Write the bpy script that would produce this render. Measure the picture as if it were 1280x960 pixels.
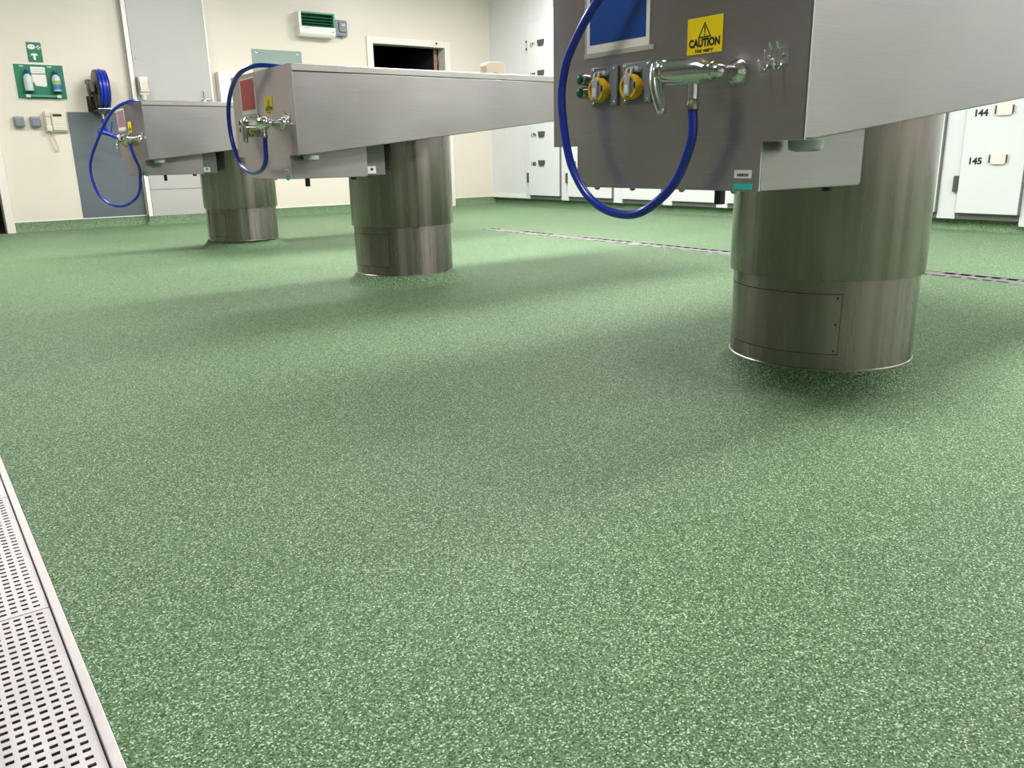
import bpy, bmesh, math, random
from mathutils import Vector, Matrix
random.seed(7)
for o in list(bpy.data.objects): bpy.data.objects.remove(o)
S = bpy.context.scene; COL = S.collection
# ---------------------------------------------------------------- camera
CAM_H = 0.6
PITCH, ROLL, YAW, FPX = math.radians(15.67), math.radians(-1.1815), math.radians(53.631), 1018.78
fw = Vector((math.cos(YAW)*math.cos(PITCH), math.sin(YAW)*math.cos(PITCH), -math.sin(PITCH)))
rt = Vector((math.sin(YAW), -math.cos(YAW), 0)); up = rt.cross(fw)
r2 = rt*math.cos(ROLL)+up*math.sin(ROLL); u2 = up*math.cos(ROLL)-rt*math.sin(ROLL)
cd = bpy.data.cameras.new('camera'); cam = bpy.data.objects.new('camera', cd); COL.objects.link(cam)
cd.sensor_width = 36; cd.lens = FPX*36/1280; cd.clip_start = 0.02
cam.matrix_world = Matrix(((r2.x,u2.x,-fw.x,0),(r2.y,u2.y,-fw.y,0),(r2.z,u2.z,-fw.z,CAM_H),(0,0,0,1)))
S.camera = cam
# ---------------------------------------------------------------- world, light, exposure
w = bpy.data.worlds.new('world'); S.world = w; w.use_nodes = True
w.node_tree.nodes['Background'].inputs[0].default_value = (0.9,0.95,1,1)
w.node_tree.nodes['Background'].inputs[1].default_value = 0.05
S.view_settings.view_transform = 'Standard'; S.view_settings.look = 'None'
S.view_settings.gamma = 1; S.view_settings.use_curve_mapping = False
S.view_settings.exposure = 0.0
CEIL = 2.7
LIGHT_POWER = 34.0                      # emission of the ceiling panels' diffusers
LIGHT_COLOR = (1.0, 0.98, 0.97)
LIGHT_SPOTS = [   # x, y, length factor, where it hangs
 (2.7,0.85,1,'over the table with the blue notice'),(4.3,0.85,1,'over the slot drain beside the blue notice table'),
 (2.7,4.3,1,'over the table with the red notice'),(4.3,4.3,1,'over the slot drain beside the red notice table'),
 (2.9,6.5,1,'over the table with the mauve notice'),(5.2,6.9,0.9,'over the floor corner by the fridges'),
 (0.2,6.2,1.5,'over the floor before the eyewash board'),(0.15,1.3,0.5,'added over the slotted floor channel to brighten the near floor'),  # short channel panel is added out of view to brighten the near floor
 (5.0,-0.8,1,'added over the slot drain by the plain white wall to brighten a table side')]  # this panel is added out of view to brighten the nearest table's side
# ---------------------------------------------------------------- materials
def mat(name, col, rough=0.5, metal=0.0, var=0.04, scale=6.0, bump=0.0, bscale=200.0, spec=0.5, emit=None, estr=0.0, coat=0.0):
    m = bpy.data.materials.new(name); m.use_nodes = True
    nt = m.node_tree; b = nt.nodes['Principled BSDF']
    tc = nt.nodes.new('ShaderNodeTexCoord')
    n = nt.nodes.new('ShaderNodeTexNoise'); n.inputs['Scale'].default_value = scale; n.inputs['Detail'].default_value = 4
    nt.links.new(tc.outputs['Object'], n.inputs['Vector'])
    r = nt.nodes.new('ShaderNodeValToRGB')
    r.color_ramp.elements[0].position = 0.3; r.color_ramp.elements[1].position = 0.7
    r.color_ramp.elements[0].color = (*[c*(1-var) for c in col],1); r.color_ramp.elements[1].color = (*[min(1,c*(1+var)) for c in col],1)
    nt.links.new(n.outputs['Fac'], r.inputs['Fac']); nt.links.new(r.outputs['Color'], b.inputs['Base Color'])
    b.inputs['Roughness'].default_value = rough; b.inputs['Metallic'].default_value = metal
    b.inputs['Specular IOR Level'].default_value = spec; b.inputs['Coat Weight'].default_value = coat
    if emit: b.inputs['Emission Color'].default_value = (*emit,1); b.inputs['Emission Strength'].default_value = estr
    if bump:
        n2 = nt.nodes.new('ShaderNodeTexNoise'); n2.inputs['Scale'].default_value = bscale
        nt.links.new(tc.outputs['Object'], n2.inputs['Vector'])
        bp = nt.nodes.new('ShaderNodeBump'); bp.inputs['Strength'].default_value = bump; bp.inputs['Distance'].default_value = 0.002
        nt.links.new(n2.outputs['Fac'], bp.inputs['Height']); nt.links.new(bp.outputs['Normal'], b.inputs['Normal'])
    return m
def steel(name, col, r0, r1, aniso=0.6, streak=(3,3,420), blotch=3.0, var=0.12, bump=0.02, det=5.0, wt=0.45):
    m = bpy.data.materials.new(name); m.use_nodes = True
    nt = m.node_tree; b = nt.nodes['Principled BSDF']; L = nt.links.new
    tc = nt.nodes.new('ShaderNodeTexCoord')
    mp = nt.nodes.new('ShaderNodeMapping'); mp.inputs['Scale'].default_value = streak
    L(tc.outputs['Object'], mp.inputs['Vector'])
    n = nt.nodes.new('ShaderNodeTexNoise'); n.inputs['Scale'].default_value = 1.0; n.inputs['Detail'].default_value = det
    L(mp.outputs['Vector'], n.inputs['Vector'])
    n2 = nt.nodes.new('ShaderNodeTexNoise'); n2.inputs['Scale'].default_value = blotch; n2.inputs['Detail'].default_value = det
    L(tc.outputs['Object'], n2.inputs['Vector'])
    mx = nt.nodes.new('ShaderNodeMath'); mx.operation = 'MULTIPLY_ADD'; mx.inputs[1].default_value = wt
    L(n.outputs['Fac'], mx.inputs[0])
    m2 = nt.nodes.new('ShaderNodeMath'); m2.operation = 'MULTIPLY'; m2.inputs[1].default_value = 1-wt
    L(n2.outputs['Fac'], m2.inputs[0]); L(m2.outputs[0], mx.inputs[2])
    cr = nt.nodes.new('ShaderNodeValToRGB'); cr.color_ramp.elements[0].position = 0.3; cr.color_ramp.elements[1].position = 0.7
    cr.color_ramp.elements[0].color = (*[c*(1-var) for c in col],1); cr.color_ramp.elements[1].color = (*[c*(1+var) for c in col],1)
    L(mx.outputs[0], cr.inputs['Fac']); L(cr.outputs['Color'], b.inputs['Base Color'])
    mr = nt.nodes.new('ShaderNodeMapRange'); mr.inputs['From Min'].default_value = 0.3; mr.inputs['From Max'].default_value = 0.7
    mr.inputs['To Min'].default_value = r0; mr.inputs['To Max'].default_value = r1
    L(mx.outputs[0], mr.inputs['Value']); L(mr.outputs['Result'], b.inputs['Roughness'])
    b.inputs['Metallic'].default_value = 1.0; b.inputs['Anisotropic'].default_value = aniso; b.inputs['Anisotropic Rotation'].default_value = 0.25
    tg = nt.nodes.new('ShaderNodeTangent'); tg.direction_type = 'RADIAL'; tg.axis = 'Z'
    L(tg.outputs['Tangent'], b.inputs['Tangent'])
    bp = nt.nodes.new('ShaderNodeBump'); bp.inputs['Strength'].default_value = bump; bp.inputs['Distance'].default_value = 0.0003
    if bump: L(n.outputs['Fac'], bp.inputs['Height']); L(bp.outputs['Normal'], b.inputs['Normal'])
    return m
def floor_mat():
    m = bpy.data.materials.new('speckled_green_vinyl'); m.use_nodes = True
    nt = m.node_tree; b = nt.nodes['Principled BSDF']; L = nt.links.new
    g = nt.nodes.new('ShaderNodeNewGeometry')
    v = nt.nodes.new('ShaderNodeTexVoronoi'); v.inputs['Scale'].default_value = 520
    L(g.outputs['Position'], v.inputs['Vector'])
    sp = nt.nodes.new('ShaderNodeSeparateColor'); L(v.outputs['Color'], sp.inputs['Color'])
    cr = nt.nodes.new('ShaderNodeValToRGB'); cr.color_ramp.interpolation = 'CONSTANT'
    e = cr.color_ramp.elements
    e[0].position = 0; e[0].color = FLOOR_COLS[0]
    e[1].position = 0.22; e[1].color = FLOOR_COLS[1]
    for p, c in ((0.5, FLOOR_COLS[2]), (0.74, FLOOR_COLS[3]), (0.9, FLOOR_COLS[4])):
        x = e.new(p); x.color = c
    L(sp.outputs['Red'], cr.inputs['Fac'])
    n = nt.nodes.new('ShaderNodeTexNoise'); n.inputs['Scale'].default_value = 1.3; n.inputs['Detail'].default_value = 5
    L(g.outputs['Position'], n.inputs['Vector'])
    mr = nt.nodes.new('ShaderNodeMapRange'); mr.inputs['To Min'].default_value = 0.9; mr.inputs['To Max'].default_value = 1.1
    L(n.outputs['Fac'], mr.inputs['Value'])
    mx = nt.nodes.new('ShaderNodeMix'); mx.data_type = 'RGBA'; mx.blend_type = 'MULTIPLY'; mx.inputs['Factor'].default_value = 1
    L(cr.outputs['Color'], mx.inputs['A']); L(mr.outputs['Result'], mx.inputs['B'])
    L(mx.outputs['Result'], b.inputs['Base Color'])
    b.inputs['Roughness'].default_value = 0.6; b.inputs['Specular IOR Level'].default_value = 0.12
    bp = nt.nodes.new('ShaderNodeBump'); bp.inputs['Strength'].default_value = 0.15; bp.inputs['Distance'].default_value = 0.0004
    L(v.outputs['Distance'], bp.inputs['Height']); L(bp.outputs['Normal'], b.inputs['Normal'])
    return m
FLOOR_COLS = [(0.040,0.082,0.032,1),(0.086,0.160,0.074,1),(0.120,0.207,0.106,1),(0.205,0.305,0.178,1),(0.46,0.57,0.40,1)]
M = dict(
 floor=floor_mat(),
 cream=mat('cream_wall_cladding', (0.72,0.655,0.57), 0.35, var=0.02, scale=1.5, bump=0.03, bscale=60),
 taupe=mat('taupe_wall_paint', (0.20,0.18,0.165), 0.5, var=0.03),
 taupe_light=mat('pale_taupe_wall_paint', (0.82,0.80,0.77), 0.5, var=0.03),
 ceiling=mat('grey_white_ceiling', (0.45,0.45,0.44), 0.7, var=0.02),
 panelgrey=mat('pale_grey_laminate', (0.45,0.43,0.42), 0.35, var=0.02, scale=2),
 slate=mat('slate_grey_sheet', (0.115,0.135,0.155), 0.45, var=0.05, scale=3),
 trimwhite=mat('white_trim', (0.86,0.84,0.80), 0.35, var=0.02),
 frame=mat('painted_frame', (0.80,0.74,0.68), 0.4, var=0.03),
 fridge=mat('white_fridge_skin', (0.73,0.745,0.75), 0.3, var=0.015, scale=2),
 dark=mat('dark_rubber_and_recess_shade', (0.025,0.025,0.028), 0.5, var=0.2),
 hinge=mat('dark_grey_hinge_shaded_holder', (0.07,0.075,0.078), 0.5, var=0.1),
 kick=mat('grey_kick_strip', (0.16,0.16,0.16), 0.5, var=0.1),
 darkroom=mat('painted_darkness', (0.012,0.013,0.016), 0.8, var=0.2),  # lack of light in the rooms is put into this near-black colour
 brown=mat('brown_wood', (0.33,0.20,0.12), 0.45, var=0.15, scale=15),
 steel_end=steel('brushed_steel_end', (0.54,0.485,0.51), 0.28, 0.38, 0.5),  # same steel as the sides, its tone shifted for how light falls
 steel_side=steel('brushed_steel_side', (0.29,0.278,0.275), 0.28, 0.42, 0.5),  # same steel as the end plate, toned down for the light it catches
 steel_col=steel('brushed_steel_column_painted_glints', (0.28,0.242,0.232), 0.20, 0.34, 0.85, streak=(26,26,0.4), blotch=1.5, var=0.2, bump=0, det=2.0, wt=0.85),  # vertical streaks in the colour stand in for smeared light reflections
 rim=steel('steel_rim', (0.40,0.39,0.38), 0.25, 0.35, 0.3),
 slot=steel('slot_drain_steel', (0.34,0.33,0.32), 0.5, 0.7, 0.0, blotch=25, var=0.3),
 drain=steel('drain_steel', (0.56,0.52,0.52), 0.42, 0.62, 0.2, streak=(60,3,60), blotch=18, var=0.22),
 chrome=mat('chrome', (0.72,0.72,0.73), 0.14, 1.0, var=0.02),
 gunmetal=mat('gunmetal', (0.12,0.10,0.085), 0.4, 0.6, var=0.15, scale=20),
 dullmetal=mat('dull_metal', (0.42,0.38,0.33), 0.35, 1.0, var=0.1, scale=20),
 hose=mat('blue_rubber_hose', (0.008,0.030,0.36), 0.28, var=0.1, scale=30, coat=0.3),
 blue=mat('blue_print', (0.002,0.052,0.28), 0.35, var=0.06),
 red=mat('red_print', (0.52,0.055,0.060), 0.35, var=0.08),
 mauve=mat('mauve_print', (0.30,0.16,0.22), 0.4, var=0.08),
 paper=mat('white_paper', (0.78,0.74,0.68), 0.4, var=0.04),
 tape=mat('clear_tape', (0.55,0.52,0.48), 0.25, var=0.1, metal=0.3),
 yellow=mat('yellow_sign', (0.88,0.66,0.0), 0.4, var=0.03),
 sockyellow=mat('yellow_plastic', (0.72,0.40,0.015), 0.4, var=0.06),
 black=mat('black_print', (0.012,0.012,0.012), 0.5, var=0.1),
 greyplastic=mat('grey_plastic', (0.20,0.225,0.25), 0.4, var=0.05),
 lightgrey=mat('light_grey_plastic', (0.42,0.44,0.45), 0.35, var=0.05),
 green=mat('green_plastic', (0.006,0.13,0.055), 0.35, var=0.1),
 signgreen=mat('safety_green', (0.0,0.17,0.085), 0.4, var=0.05),
 heatgreen=mat('heater_green', (0.06,0.30,0.17), 0.4, var=0.05),
 heatdark=mat('heater_dark_green', (0.01,0.09,0.05), 0.4, var=0.1),
 teal=mat('teal_sticker', (0.03,0.50,0.46), 0.4, var=0.05),
 white=mat('white_plastic', (0.80,0.79,0.76), 0.35, var=0.02),
 phone=mat('cream_plastic', (0.68,0.63,0.52), 0.4, var=0.03),
 beige=mat('beige_plastic', (0.70,0.58,0.42), 0.5, var=0.05),
 mirror=mat('pale_green_glass_board', (0.29,0.365,0.345), 0.12, var=0.03),
 bottle=mat('pale_bottle_plastic', (0.55,0.62,0.62), 0.25, var=0.06),
 bottleblue=mat('blue_bottle_cap', (0.01,0.06,0.24), 0.35, var=0.1),
 labelblue=mat('blue_bottle_label', (0.03,0.20,0.50), 0.4, var=0.1),
 labelgreen=mat('lime_bottle_label', (0.30,0.45,0.12), 0.4, var=0.1),
 lamp=mat('lit_diffuser', (0.9,0.9,0.9), 0.5, var=0.0, emit=LIGHT_COLOR, estr=LIGHT_POWER),
)
# ---------------------------------------------------------------- mesh helpers
ORI = {}
class MB:
    def __init__(s): s.v=[]; s.f=[]; s.rnd=False
    def add(s, v, f):
        n=len(s.v); s.v+= [tuple(x) for x in v]; s.f+= [tuple(i+n for i in q) for q in f]; return s
    def bm(s, b):
        b.verts.index_update(); s.add([x.co for x in b.verts], [[q.index for q in f.verts] for f in b.faces]); b.free(); return s
    def box(s, x0,x1,y0,y1,z0,z1, bev=0.0, seg=2):
        x0,x1=min(x0,x1),max(x0,x1); y0,y1=min(y0,y1),max(y0,y1); z0,z1=min(z0,z1),max(z0,z1)
        b=bmesh.new(); bmesh.ops.create_cube(b,size=1)
        for v in b.verts: v.co=Vector(((x0+x1)/2+v.co.x*(x1-x0),(y0+y1)/2+v.co.y*(y1-y0),(z0+z1)/2+v.co.z*(z1-z0)))
        if bev: bmesh.ops.bevel(b,geom=b.edges[:]+b.verts[:],offset=bev,segments=seg,profile=0.5,affect='EDGES')
        return s.bm(b)
    def prism(s, pts, a, b_, axis='y', bev=0.0):
        b=bmesh.new()
        mk={'y':lambda p,t:(p[0],t,p[1]),'x':lambda p,t:(t,p[0],p[1]),'z':lambda p,t:(p[0],p[1],t)}[axis]
        A=[b.verts.new(mk(p,a)) for p in pts]; B=[b.verts.new(mk(p,b_)) for p in pts]
        b.faces.new(A); b.faces.new(B[::-1]); n=len(pts)
        for i in range(n): b.faces.new((A[i],B[i],B[(i+1)%n],A[(i+1)%n]))
        bmesh.ops.recalc_face_normals(b,faces=b.faces)
        if bev: bmesh.ops.bevel(b,geom=b.edges[:]+b.verts[:],offset=bev,segments=2,profile=0.5,affect='EDGES')
        return s.bm(b)
    def lathe(s, prof, c, axis='z', n=48, cap=True, a0=0.0, a1=2*math.pi):
        s.rnd=True; full = abs(a1-a0-2*math.pi)<1e-6; k=n if full else n+1
        V=[]
        for (r,h) in prof:
            for i in range(k):
                a=a0+(a1-a0)*i/n; p=(r*math.cos(a), r*math.sin(a), h)
                p={'z':(p[0],p[1],p[2]),'x':(p[2],p[0],p[1]),'y':(p[1],p[2],p[0])}[axis]
                V.append((c[0]+p[0],c[1]+p[1],c[2]+p[2]))
        F=[]
        for j in range(len(prof)-1):
            for i in range(n):
                i2=(i+1)%k if full else i+1
                F.append((j*k+i,j*k+i2,(j+1)*k+i2,(j+1)*k+i))
        if cap and full:
            F.append(tuple(range(k))[::-1]); F.append(tuple((len(prof)-1)*k+i for i in range(k)))
        return s.add(V,F)
    def cyl(s, p, q, r, n=16, r2=None):
        return s.tube([p,q], r, n, radii=[r, r if r2 is None else r2])
    def tube(s, pts, r, n=12, radii=None, smooth=0):
        s.rnd=True; P=[Vector(p) for p in pts]
        if smooth:
            Q=[]
            for i in range(len(P)-1):
                a=P[max(i-1,0)];b=P[i];c=P[i+1];d=P[min(i+2,len(P)-1)]
                for k in range(smooth):
                    t=k/smooth
                    Q.append(0.5*((2*b)+(c-a)*t+(2*a-5*b+4*c-d)*t*t+(3*b-a-3*c+d)*t**3))
            Q.append(P[-1]); P=Q
        R=radii or [r]*len(P)
        if len(R)!=len(P): R=[R[0]+(R[-1]-R[0])*i/(len(P)-1) for i in range(len(P))]
        V=[];F=[];up=None
        for i,p in enumerate(P):
            t=(P[min(i+1,len(P)-1)]-P[max(i-1,0)]).normalized()
            if up is None:
                up=Vector((0,0,1)) if abs(t.z)<0.9 else Vector((1,0,0))
            a=up.cross(t)
            if a.length<1e-4: a=Vector((1,0,0)).cross(t)
            a.normalize(); bq=t.cross(a).normalized(); up=bq
            for k in range(n):
                g=2*math.pi*k/n; V.append(p+a*math.cos(g)*R[i]+bq*math.sin(g)*R[i])
        for i in range(len(P)-1):
            for k in range(n): F.append((i*n+k,i*n+(k+1)%n,(i+1)*n+(k+1)%n,(i+1)*n+k))
        F.append(tuple(range(n))[::-1]); F.append(tuple((len(P)-1)*n+k for k in range(n)))
        return s.add(V,F)
    def ball(s, c, r, sx=1, sy=1, sz=1, n=16):
        s.rnd=True; b=bmesh.new(); bmesh.ops.create_uvsphere(b,u_segments=n,v_segments=n//2,radius=r)
        for v in b.verts: v.co=Vector((c[0]+v.co.x*sx,c[1]+v.co.y*sy,c[2]+v.co.z*sz))
        return s.bm(b)
    def build(s, name, m, parent=None, label=None, angle=None):
        if angle is None: angle=50 if s.rnd else 20
        me=bpy.data.meshes.new(name)
        xs=[v[0] for v in s.v]; ys=[v[1] for v in s.v]; zs=[v[2] for v in s.v]
        og=Vector(((min(xs)+max(xs))/2,(min(ys)+max(ys))/2,min(zs)))
        me.from_pydata([tuple(Vector(v)-og) for v in s.v],[],s.f); me.validate()
        b=bmesh.new(); b.from_mesh(me); bmesh.ops.recalc_face_normals(b,faces=b.faces); b.to_mesh(me); b.free()
        me.polygons.foreach_set('use_smooth',[True]*len(me.polygons)); me.set_sharp_from_angle(angle=math.radians(angle))
        me.materials.append(M[m] if isinstance(m,str) else m)
        o=bpy.data.objects.new(name,me); COL.objects.link(o)
        po=ORI[parent.name] if parent else Vector((0,0,0))
        o.location=og-po; ORI[o.name]=og
        if parent: o.parent=parent
        if label: o['label']=label
        return o
def tag(o, label, cat, group=None):
    o['label']=label; o['category']=cat
    if group: o['group']=group
    return o
def thing(name, loc, label, cat, group=None):
    o=bpy.data.objects.new(name,None); COL.objects.link(o); o.empty_display_size=0.1
    o.location=loc; ORI[o.name]=Vector(loc)
    return tag(o,label,cat,group)
def struct(o): o['kind']='structure'; return o
DG=None
def text(body, size, m, name, parent, origin, right, upv, align='CENTER', thick=0.0, bold=0.0, sx=1.0):
    """flat lettering: its own mesh, laid on a surface (origin = centre of the line)"""
    cu=bpy.data.curves.new('lettering','FONT'); cu.body=body; cu.size=size; cu.align_x=align; cu.align_y='CENTER'; cu.offset=bold
    t=bpy.data.objects.new('lettering_curve',cu); COL.objects.link(t)
    dg=bpy.context.evaluated_depsgraph_get(); me=bpy.data.meshes.new_from_object(t.evaluated_get(dg))
    bpy.data.objects.remove(t)
    mb=MB(); R=Vector(right); U=Vector(upv); O=Vector(origin)
    mb.add([O+R*v.co.x*sx+U*v.co.y for v in me.vertices],[tuple(p.vertices) for p in me.polygons])
    return mb.build(name,m,parent)
# ================================================================= structure
WY, FX = 8.85, 6.27                    # left wall plane, fridge door plane
X0, X1, Y0 = -3.2, 7.1, -2.2
CH0, CH1, CHY = 3.965, 4.135, 5.83     # far slot drain
DR0, DR1, DRY0, DRY1 = -0.086, 0.092, -0.276, 3.224   # near drain
COLS = [(2.04,1.30,0.05),(2.04,3.666,0.05),(2.01,5.99,0.06)]
fl=MB()
def quad(x0,x1,y0,y1,z=0.0): fl.add([(x0,y0,z),(x1,y0,z),(x1,y1,z),(x0,y1,z)],[(0,1,2,3)])
quad(X0,DR0,Y0,WY); quad(DR0,DR1,Y0,DRY0); quad(DR0,DR1,DRY1,WY)
quad(DR1,CH0,Y0,WY); quad(CH0,CH1,CHY,WY); quad(CH1,X1,Y0,WY)
floor=struct(fl.build('floor','floor'))
for (cx,cy,lip) in COLS:
    prof=[]
    R0,R1=0.2435,0.318
    for i in range(13):
        a=i/12*math.pi/2
        u=i/12; prof.append((R1-(R1-R0)*u**0.8, lip*u**1.7))
    m=MB().lathe([(R1+0.02,-0.0008)]+prof,(cx,cy,0.0006),n=72,cap=False); m.build('column_coving','floor',floor,angle=80)
# left wall with two doorways
D1=(-0.12,0.815,2.0); D2=(4.645,5.62,1.858)
wl=MB()
for (a,b_,z0,z1) in ((X0,D1[0],0.1,CEIL),(D1[0],D1[1],D1[2],CEIL),(D1[1],D2[0],0.1,CEIL),(D2[0],D2[1],D2[2],CEIL),(D2[1],X1,0.1,CEIL)):
    wl.box(a,b_,WY,WY+0.12,z0,z1)
wall_left=struct(wl.build('wall_left','cream'))
tr=MB()
tr.box(D1[1]+0.05,2.03,WY-0.004,WY,0.092,0.1); tr.box(2.8,D2[0]-0.07,WY-0.004,WY,0.092,0.1); tr.box(D2[1]+0.07,FX,WY-0.004,WY,0.092,0.1)
struct(tr.build('trim_1','trimwhite'))
def cove(name, p0, p1, nrm, h, d):
    """floor covering turned up against a wall: quarter-round section along p0-p1"""
    mb=MB(); V=[];F=[]; n=10
    for i in range(n+1):
        a=i/n*math.pi/2
        off=d*(1-math.sin(a)); z=h*(1-math.cos(a))
        for p in (p0,p1): V.append((p[0]+nrm[0]*off,p[1]+nrm[1]*off,z+0.0005))
    for i in range(n): F.append((2*i,2*i+1,2*i+3,2*i+2))
    mb.add(V,F); return mb
b=cove('',(D1[1]+0.06,WY-0.001),(2.03,WY-0.001),(0,-1),0.094,0.055)
b2=cove('',(2.8,WY-0.001),(D2[0]-0.064,WY-0.001),(0,-1),0.094,0.055); b.add(b2.v,b2.f)
b2=cove('',(D2[1]+0.064,WY-0.001),(FX+0.08,WY-0.001),(0,-1),0.094,0.055); b.add(b2.v,b2.f)
b2=cove('',(2.03,WY-0.081),(2.8,WY-0.081),(0,-1),0.088,0.085); b.add(b2.v,b2.f)
b2=cove('',(2.031,WY),(2.031,WY-0.081),(-1,0),0.088,0.085); b.add(b2.v,b2.f)
b.lathe([(0.085*(1-math.sin(i/10*math.pi/2))+0.0001, 0.088*(1-math.cos(i/10*math.pi/2))+0.0005) for i in range(11)],(2.031,WY-0.081,0),n=10,cap=False,a0=math.pi,a1=1.5*math.pi)
struct(b.build('baseboard_left','floor',angle=80))
b=cove('',(FX+0.075,WY),(FX+0.075,Y0),(-1,0),0.082,0.075)
struct(b.build('baseboard_right','floor',angle=80))
# other walls and ceiling (behind the camera)
struct(MB().box(X0-0.1,X0,Y0,WY,0,CEIL).build('wall_near','taupe'))
struct(MB().box(X0,X1,Y0-0.1,Y0,0,CEIL).build('wall_back','taupe_light'))
struct(MB().box(X1,X1+0.1,Y0,WY,0,CEIL).build('wall_right','cream'))
struct(MB().box(X0,X1,Y0,WY,CEIL,CEIL+0.1).build('ceiling','ceiling'))
# dark rooms beyond the doorways
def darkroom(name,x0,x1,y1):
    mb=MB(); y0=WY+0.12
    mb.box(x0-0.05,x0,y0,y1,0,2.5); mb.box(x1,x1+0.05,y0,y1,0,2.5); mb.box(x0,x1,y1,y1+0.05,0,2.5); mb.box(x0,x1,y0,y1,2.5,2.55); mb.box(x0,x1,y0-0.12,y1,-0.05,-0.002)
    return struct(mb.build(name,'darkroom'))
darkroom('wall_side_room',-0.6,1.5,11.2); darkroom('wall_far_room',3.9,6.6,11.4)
# door frames
def doorframe(name, d, fwid, proud=0.022):
    e=bpy.data.objects.new(name,None); COL.objects.link(e); e.location=((d[0]+d[1])/2,WY,0); ORI[e.name]=Vector(e.location); e['kind']='structure'
    for x in (d[0],d[1]):
        s=-1 if x==d[0] else 1
        MB().box(x-s*0.012,x+s*fwid,WY-proud,WY-0.0005,0,d[2]+fwid,0.004).build('jamb','frame',e)
        MB().box(x-s*0.012,x-s*0.0005,WY,WY+0.13,0,d[2]).build('door_lining','frame',e)
    MB().box(d[0]+0.012,d[1]-0.012,WY-proud,WY-0.0005,d[2]-0.012,d[2]+fwid,0.004).build('head','frame',e)
    MB().box(d[0]+0.012,d[1]-0.012,WY,WY+0.13,d[2]-0.012,d[2]-0.0005).build('head_lining','lightgrey',e)
    return e
door_1=doorframe('door_1',D1,0.058,0.03)
door_2=doorframe('door_2',D2,0.064)
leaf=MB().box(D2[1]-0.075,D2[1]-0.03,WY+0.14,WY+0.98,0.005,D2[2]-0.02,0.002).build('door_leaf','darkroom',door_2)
MB().box(D2[1]-0.075,D2[1]-0.03,WY+0.132,WY+0.1395,0.005,D2[2]-0.02,0.001).build('door_edge','brown',door_2)
MB().box(D2[1]-0.028,D2[1]-0.013,WY+0.1,WY+0.15,1.68,1.78,0.002).build('door_hinge','dullmetal',door_2)
MB().lathe([(0.011,0),(0.011,0.008),(0.006,0.011)],(5.49,WY-0.034,D2[2]+0.03),axis='y',n=14).build('stop_button','black',door_2)
# boxed-out pale panel behind the wash point
bp_=thing('duct_panel',(2.41,WY,0.088),'full-height pale grey boxed panel with a white edge strip beside the hose reel','panel')
MB().box(2.036,2.79,WY-0.08,WY-0.001,0.345,CEIL-0.001).build('upper_panel','panelgrey',bp_)
MB().box(2.036,2.79,WY-0.08,WY-0.001,0.088,0.341).build('lower_panel','panelgrey',bp_)
MB().box(2.028,2.066,WY-0.086,WY-0.0805,0.088,CEIL-0.001,0.001).build('edge_strip','trimwhite',bp_,label='bright white corner strip')
MB().box(2.067,2.071,WY-0.0825,WY-0.0805,0.088,CEIL-0.001).build('shadow_gap','dark',bp_)
MB().box(2.779,2.792,WY-0.084,WY-0.0805,0.088,CEIL-0.001,0.001).build('edge_strip','trimwhite',bp_)
MB().lathe([(0.012,0),(0.012,-0.003),(0.006,-0.005)],(2.105,WY-0.0805,1.56),axis='y',n=14).build('screw_cap','lightgrey',bp_)
# dark grey protection sheet
tag(MB().box(1.45,2.026,WY-0.004,WY-0.0005,0.1,1.069,0.001).build('protection_sheet','slate'),'slate grey wall protection sheet below the blue hose reel','wall panel')
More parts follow.
